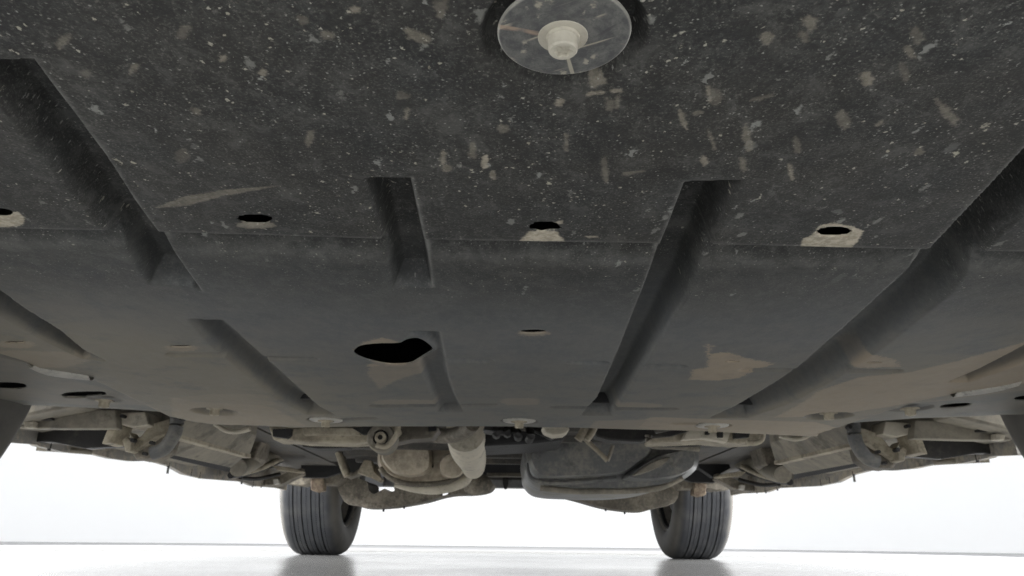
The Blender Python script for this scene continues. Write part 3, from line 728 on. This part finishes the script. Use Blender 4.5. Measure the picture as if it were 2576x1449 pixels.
    facet('rail_gap_shade', [C0+np.array([0, 0, .003]), C1+np.array([0, 0, .003]), D1, D0], .03, M['black'])  # black strip standing in for the shade in the gap
    # trailing arm sweeping from the rail's end towards the wheel
    P = [f(at(*q1(*p), Y=yy)) for p, yy in (((1960, 560), 1.95), ((2150, 480), 2.3), ((2330, 420), 2.6), ((2460, 380), 2.75))]
    tube('trailing_arm', P, [.022, .03, .034, .03], M['rail'], car, 14)
    P = [f(at(*q1(*p), Y=yy)) for p, yy in (((1900, 620), 2.0), ((2080, 590), 2.3), ((2250, 530), 2.5), ((2400, 440), 2.7))]
    tube('brake_cable', P, .009, M['black'], car, 10)
    fs('arm_mount', [(1910, 560), (2000, 520), (2100, 480), (2160, 300), (2100, 250), (2000, 330), (1900, 480)], 2.05, .10, M['brown'], .008)
    def g2(name, pts, Y, t, mat, bevel=.004):
        return slab_w(name, [f(at(*q2(*p), Y=Y)) for p in pts], (0, t, 0), mat, car, bevel)
    g2('wheel_housing', [(400, 380), (740, 380), (745, 600), (620, 640), (430, 640)], 2.72, .03, M['black'])
    g2('arm_bracket', [(-60, 640), (60, 600), (180, 640), (420, 560), (430, 610), (330, 660), (250, 700), (0, 705)], 2.45, .05, M['brown'])
    g2('arm_bracket', [(180, 540), (330, 555), (430, 585), (420, 600), (230, 580)], 2.42, .04, M['beige'], .003)
    g2('spring_seat', [(300, 640), (500, 600), (740, 580), (760, 640), (700, 700), (480, 690), (420, 705), (290, 690)], 2.80, .10, M['brown'], .01)
    g2('bump_stop', [(500, 650), (600, 640), (605, 745), (545, 760), (500, 740)], 2.78, .05, M['rust'], .006)
    for k, (px, py, yy, r) in enumerate(((1085, 330, 1.19, .0035), (1240, 350, 1.20, .003), (1490, 150, 1.18, .0035), (1000, 130, 1.17, .003), (1180, 440, 1.21, .003))):
        c0 = f(at(*q1(px, py), Y=yy)); tube('bracket_bolt', [c0, c0+np.array([0, .012, 0])], r, M['dark'], b1, 6, 1)
    for pts, r, mt in (([(1560, 250, 1.3), (1640, 290, 1.4), (1760, 270, 1.5), (1850, 280, 1.6)], .005, 'black'), 
                       ([(2000, 600, 2.05), (2150, 560, 2.2), (2280, 500, 2.35)], .008, 'beige'), ([(1980, 640, 2.2), (2120, 650, 2.3), (2300, 610, 2.4)], .006, 'dark'), ([(300, 395, 1.32), (520, 410, 1.34), (760, 430, 1.36)], .005, 'rail')):
        tube('hose', [f(at(*q1(px, py), Y=yy)) for px, py, yy in pts], r, M[mt], car, 10)
    lo = [(1770, 195), (1800, 215), (1860, 250), (1930, 262), (2010, 250), (2060, 235)]
    tube('cover_edge', [f(at(*q1(*p), Y=1.3)) for p in lo], .0045, M['cream'], car, 10)
    g2('arm_bolt', [(190, 655), (230, 650), (240, 690), (195, 695)], 2.43, .02, M['clip'], .003)

# ---- what hangs behind the shield on the left and in the middle
def s2(name, pts, Y, t, mat, bevel=.004, parent=car): return slab(name, [q2(*p) for p in pts], Y, t, mat, parent, bevel)
def s3(name, pts, Y, t, mat, bevel=.004, parent=car): return slab(name, [q3(*p) for p in pts], Y, t, mat, parent, bevel)
sf = s2('subframe', [(150, 215), (420, 225), (900, 205), (1210, 205), (1230, 250), (1150, 330), (830, 355), (430, 345), (330, 330), (190, 330)], 1.22, .06, M['beige'], .006)
s2('subframe_slot_shade', [(185, 240), (340, 235), (330, 290), (300, 315), (185, 300)], 1.205, .013, M['black'], .002, sf)  # no real cut: black plate stands for the shaded slot
s2('subframe_plate', [(430, 225), (880, 228), (905, 260), (900, 285), (560, 290), (440, 290)], 1.205, .02, M['beige'], .003, sf)
s2('subframe_slot_shade', [(840, 232), (1000, 210), (1150, 215), (1140, 262), (1060, 235), (1000, 275), (930, 285)], 1.20, .013, M['dark'], .002, sf)  # dark plate as the slot's shade
s2('subframe_plate', [(420, 345), (820, 350), (800, 395), (560, 400), (430, 385)], 1.28, .04, M['dark'], .004, sf)
c_ = at(*q2(1075, 310), Y=1.19)
bu = lathe('bushing', [(.0125, 0), (.0205, 0), (.0225, .003), (.0225, .05), (0, .05)], M['rail'], sf, 36, 'y'); bu.location = tuple(c_)
bu2 = lathe('bushing_sleeve', [(.004, -.004), (.0085, -.004), (.0092, -.002), (.0092, .03), (.004, .03)], M['beige'], sf, 28, 'y'); bu2.location = tuple(c_)
lathe('bushing_core', [(0, .006), (.0126, .006), (.0126, .03), (0, .03)], M['dark'], sf, 28, 'y').location = tuple(c_)
tube('hose', [at(*q2(*p), Y=1.17) for p in ((1222, 205), (1212, 270), (1170, 345), (1110, 385), (1040, 370))], .0042, M['beige'], car, 10)
s2('crossmember', [(1215, 205), (1530, 205), (1560, 235), (1500, 310), (1330, 322), (1180, 352), (1150, 340), (1215, 290)], 1.26, .05, M['brown'], .008)
s2('crossmember_hole_shade', [(1465, 222), (1530, 218), (1535, 250), (1470, 256)], 1.252, .007, M['black'], .001)  # black plate in place of a hole, its shade as colour
ex = tube('exhaust_pipe', [at(*q2(*p), Y=y) for p, y in (((1500, 290), 1.45), ((1650, 295), 1.42), ((1760, 262), 1.38), ((1830, 195), 1.34))], .0145, M['brown'], car, 16)
tube('heat_shield', [at(*q2(*p), Y=y) for p, y in (((1772, 265), 1.62), ((1795, 400), 1.8), ((1830, 500), 1.98), ((1840, 560), 2.05))], [.043, .043, .036, .030], M['cream'], ex, 20)
mf = loft('muffler', [q2(*p) for p in [(1050, 480), (1070, 400), (1160, 335), (1400, 310), (1660, 320), (1750, 440), (1800, 580), (1720, 670), (1500, 720), (1300, 715), (1150, 640), (1065, 560)]], 2.2, .34, M['muffler'], car, .05, .12)
loft('muffler_panel', [q2(*p) for p in [(1085, 480), (1140, 390), (1300, 365), (1460, 375), (1500, 470), (1480, 590), (1350, 635), (1180, 600)]], 2.135, .06, M['muffler'], mf, .03, .10)
loft('muffler_panel', [q2(*p) for p in [(1560, 545), (1590, 470), (1670, 440), (1750, 480), (1775, 560), (1740, 630), (1660, 655), (1585, 625)]], 2.135, .06, M['muffler'], mf, .03, .14)
tube('muffler_strap', [at(*q2(*p), Y=2.145) for p in ((1470, 340), (1465, 450), (1480, 560))], .011, M['dark'], mf, 10)
tube('muffler_seam', [at(*q2(*p), Y=2.16) for p in ((1190, 700), (1340, 728), (1500, 738), (1650, 715), (1760, 668), (1815, 610))], [.006, .011, .014, .015, .014, .012], M['cream'], mf, 12)
tube('muffler_seam', [at(*q2(*p), Y=2.13) for p in ((1070, 560), (1150, 640), (1300, 690), (1500, 692), (1650, 665), (1750, 600))], .0075, M['brown'], mf, 10)
# dark links left of the muffler
s2('link_bracket', [(715, 420), (750, 430), (800, 580), (850, 600), (900, 560), (960, 500), (1040, 540), (1060, 640), (1000, 640), (900, 610), (800, 645), (765, 620)], 2.32, .06, M['brown'], .006)
s2('heat_plate', [(720, 380), (1090, 380), (1080, 500), (940, 500), (880, 610), (800, 580)], 2.5, .04, M['dark'], .004)
tube('link_rod', [at(*q2(*p), Y=2.3) for p in ((725, 430), (770, 560), (800, 630))], .010, M['beige'], car, 10)
s2('link_clevis', [(880, 600), (940, 490), (1000, 500), (1020, 590), (1090, 650), (1070, 680), (990, 640)], 2.28, .04, M['beige'], .006)
# centre: gearbox tail, dark tunnel, cross pieces, valance stud
s3('gearbox', [(-160, 190), (400, 190), (560, 250), (520, 330), (250, 360), (-150, 380)], 1.7, .2, M['black'], .012)
s3('gearbox_cover', [(345, 215), (560, 215), (575, 245), (530, 280), (440, 290), (370, 260)], 1.3, .05, M['cream'], .006)
for (p, q) in (((-60, 225), (-30, 290)), ((30, 230), (60, 280)), ((110, 230), (150, 310)), ((-110, 250), (60, 255)), ((240, 230), (240, 330)), ((300, 240), (420, 300))):
    tube('wiring', [at(*q3(*p), Y=1.55), at(*q3((p[0]+q[0])/2+14, (p[1]+q[1])/2+5), Y=1.52), at(*q3(*q), Y=1.55)], .009, M['dark'], car, 8)
s3('tunnel_brace', [(-110, 455), (240, 455), (240, 485), (-110, 490)], 2.6, .03, M['brown'], .003)
s3('tunnel_brace', [(-110, 600), (240, 600), (240, 630), (-110, 628)], 2.8, .03, M['brown'], .003)
s3('tunnel_shield', [(-160, 330), (260, 330), (260, 620), (-160, 620)], 3.0, .02, M['black'], .003)
s3('tow_stud', [(20, 640), (70, 640), (68, 690), (55, 735), (35, 735), (22, 690)], 3.3, .02, M['dark'], .004)
tube('ball_joint', [at(*q2(*p), Y=2.75) for p in ((1760, 700), (1840, 690), (1920, 700), (1985, 735))], [.025, .042, .036, .016], M['brown'], car, 14)

# ---- right: fuel tank, brake lines, cover
tk = loft('fuel_tank', [q3(*p) for p in [(200, 520), (205, 400), (420, 320), (1100, 310), (1560, 370), (1630, 440), (1620, 560), (1510, 655), (1330, 725), (1000, 757), (640, 752), (420, 742), (290, 708), (215, 620)]], 2.1, .5, M['tank'], car, .06, .10)
loft('tank_step', [q3(*p) for p in [(225, 470), (240, 540), (275, 605), (345, 640), (620, 640), (880, 622), (1040, 595), (1150, 520), (1240, 440), (1200, 360), (700, 330), (260, 370)]], 2.02, .14, M['tank'], tk, .035, .07)
loft('tank_step', [q3(*p) for p in [(1010, 640), (1140, 545), (1270, 470), (1440, 425), (1580, 415), (1605, 480), (1575, 570), (1430, 640), (1220, 670), (1080, 668)]], 2.03, .14, M['tank'], tk, .04, .12)
loft('tank_rib', [q3(*p) for p in [(1090, 625), (1170, 560), (1280, 500), (1400, 470), (1330, 540), (1200, 600)]], 1.985, .08, M['rail'], tk, .015, .15)
tube('tank_seam', [at(*q3(*p), Y=2.035) for p in ((215, 520), (240, 620), (310, 668), (480, 682), (750, 668), (960, 650))], .006, M['tank'], tk, 10)
tube('tank_strap', [at(*q3(*p), Y=2.05) for p in ((330, 725), (600, 752), (850, 752), (1100, 748), (1320, 722), (1500, 640))], .008, M['rail'], tk, 10)
bl = tube('brake_line', [at(*q3(*p), Y=1.75) for p in ((690, 310), (740, 360), (820, 435), (885, 502))], .0058, M['beige'], car, 10)
tube('brake_line', [at(*q3(*p), Y=1.75) for p in ((885, 502), (905, 450), (930, 375))], .0045, M['rail'], car, 10)
tube('brake_line', [at(*q3(*p), Y=1.45) for p in ((700, 225), (675, 280), (640, 330))], .0085, M['beige'], car, 10)
tube('brake_line', [at(*q3(*p), Y=1.45) for p in ((775, 225), (750, 275), (708, 330))], .0075, M['beige'], car, 10)
s3('crossmember', [(780, 235), (1260, 230), (1300, 300), (1160, 345), (900, 330), (790, 300)], 1.5, .05, M['dark'], .008)
sr = s3('subframe', [(1235, 320), (1530, 225), (2010, 225), (2180, 270), (2150, 345), (1960, 358), (1700, 335), (1480, 345), (1250, 352)], 1.22, .06, M['beige'], .006)
s3('subframe_plate', [(1540, 250), (1720, 238), (1900, 262), (1870, 350), (1800, 335), (1680, 318), (1500, 330)], 1.205, .02, M['cream'], .003, sr)
for pts in ([(1790, 262), (1838, 262), (1838, 310), (1790, 310)], [(1925, 265), (2060, 268), (2050, 308), (1930, 318)], [(1690, 258), (1728, 258), (1726, 286), (1692, 286)], [(1250, 285), (1440, 250), (1560, 256), (1400, 300), (1260, 310)]):
    s3('subframe_slot_shade', pts, 1.20, .011, M['dark'], .002, sr)  # dark plates laid on for the shade inside the slots
s3('subframe_plate', [(1240, 345), (1820, 330), (1800, 372), (1400, 385), (1250, 372)], 1.28, .04, M['dark'], .004, sr)
tube('hose', [at(*q3(*p), Y=1.2) for p in ((2165, 280), (2150, 330), (2100, 355), (2030, 352))], .0045, M['beige'], car, 10)
tube('hose', [at(*q3(*p), Y=1.3) for p in ((1220, 290), (1225, 340), (1270, 375), (1420, 380), (1640, 400))], .006, M['rail'], car, 10)
s3('heat_plate', [(1620, 400), (1830, 400), (1900, 560), (1760, 640), (1640, 560)], 2.5, .04, M['black'], .004)
# ---- rear axle beam: two drooping arms that meet in the middle
ra = loft('rear_axle', [q2(*p) for p in [(720, 640), (955, 668), (985, 748), (1030, 778), (1088, 748), (1122, 735), (1150, 760), (1200, 752), (1222, 718), (1552, 722), (1570, 780), (1605, 792), (1648, 772), (1662, 722), (1985, 690), (2000, 745), (1900, 775), (1750, 778), (1600, 800), (1450, 842), (1200, 885), (980, 897), (890, 872), (780, 840)]], 2.98, .14, M['brown'], car, .04, .02, 3)
loft('axle_arm', [q3(*p) for p in [(300, 700), (410, 772), (640, 832), (860, 893), (1130, 925), (1240, 903), (1430, 850), (1440, 720), (1145, 735), (1128, 788), (1113, 798), (1096, 788), (1085, 745), (590, 748), (568, 792), (540, 800), (508, 790), (490, 745)]], 2.98, .14, M['brown'], ra, .04, .02, 3)
for q, p in ((q2, (1100, 895)), (q2, (1270, 870)), (q3, (868, 890)), (q3, (1025, 915))):
    a = at(*q(*p), Y=3.0); tube('axle_stud', [a+np.array([0, 0, .012]), a+np.array([0, 0, -.012])], .004, M['dark'], ra, 8, 1)
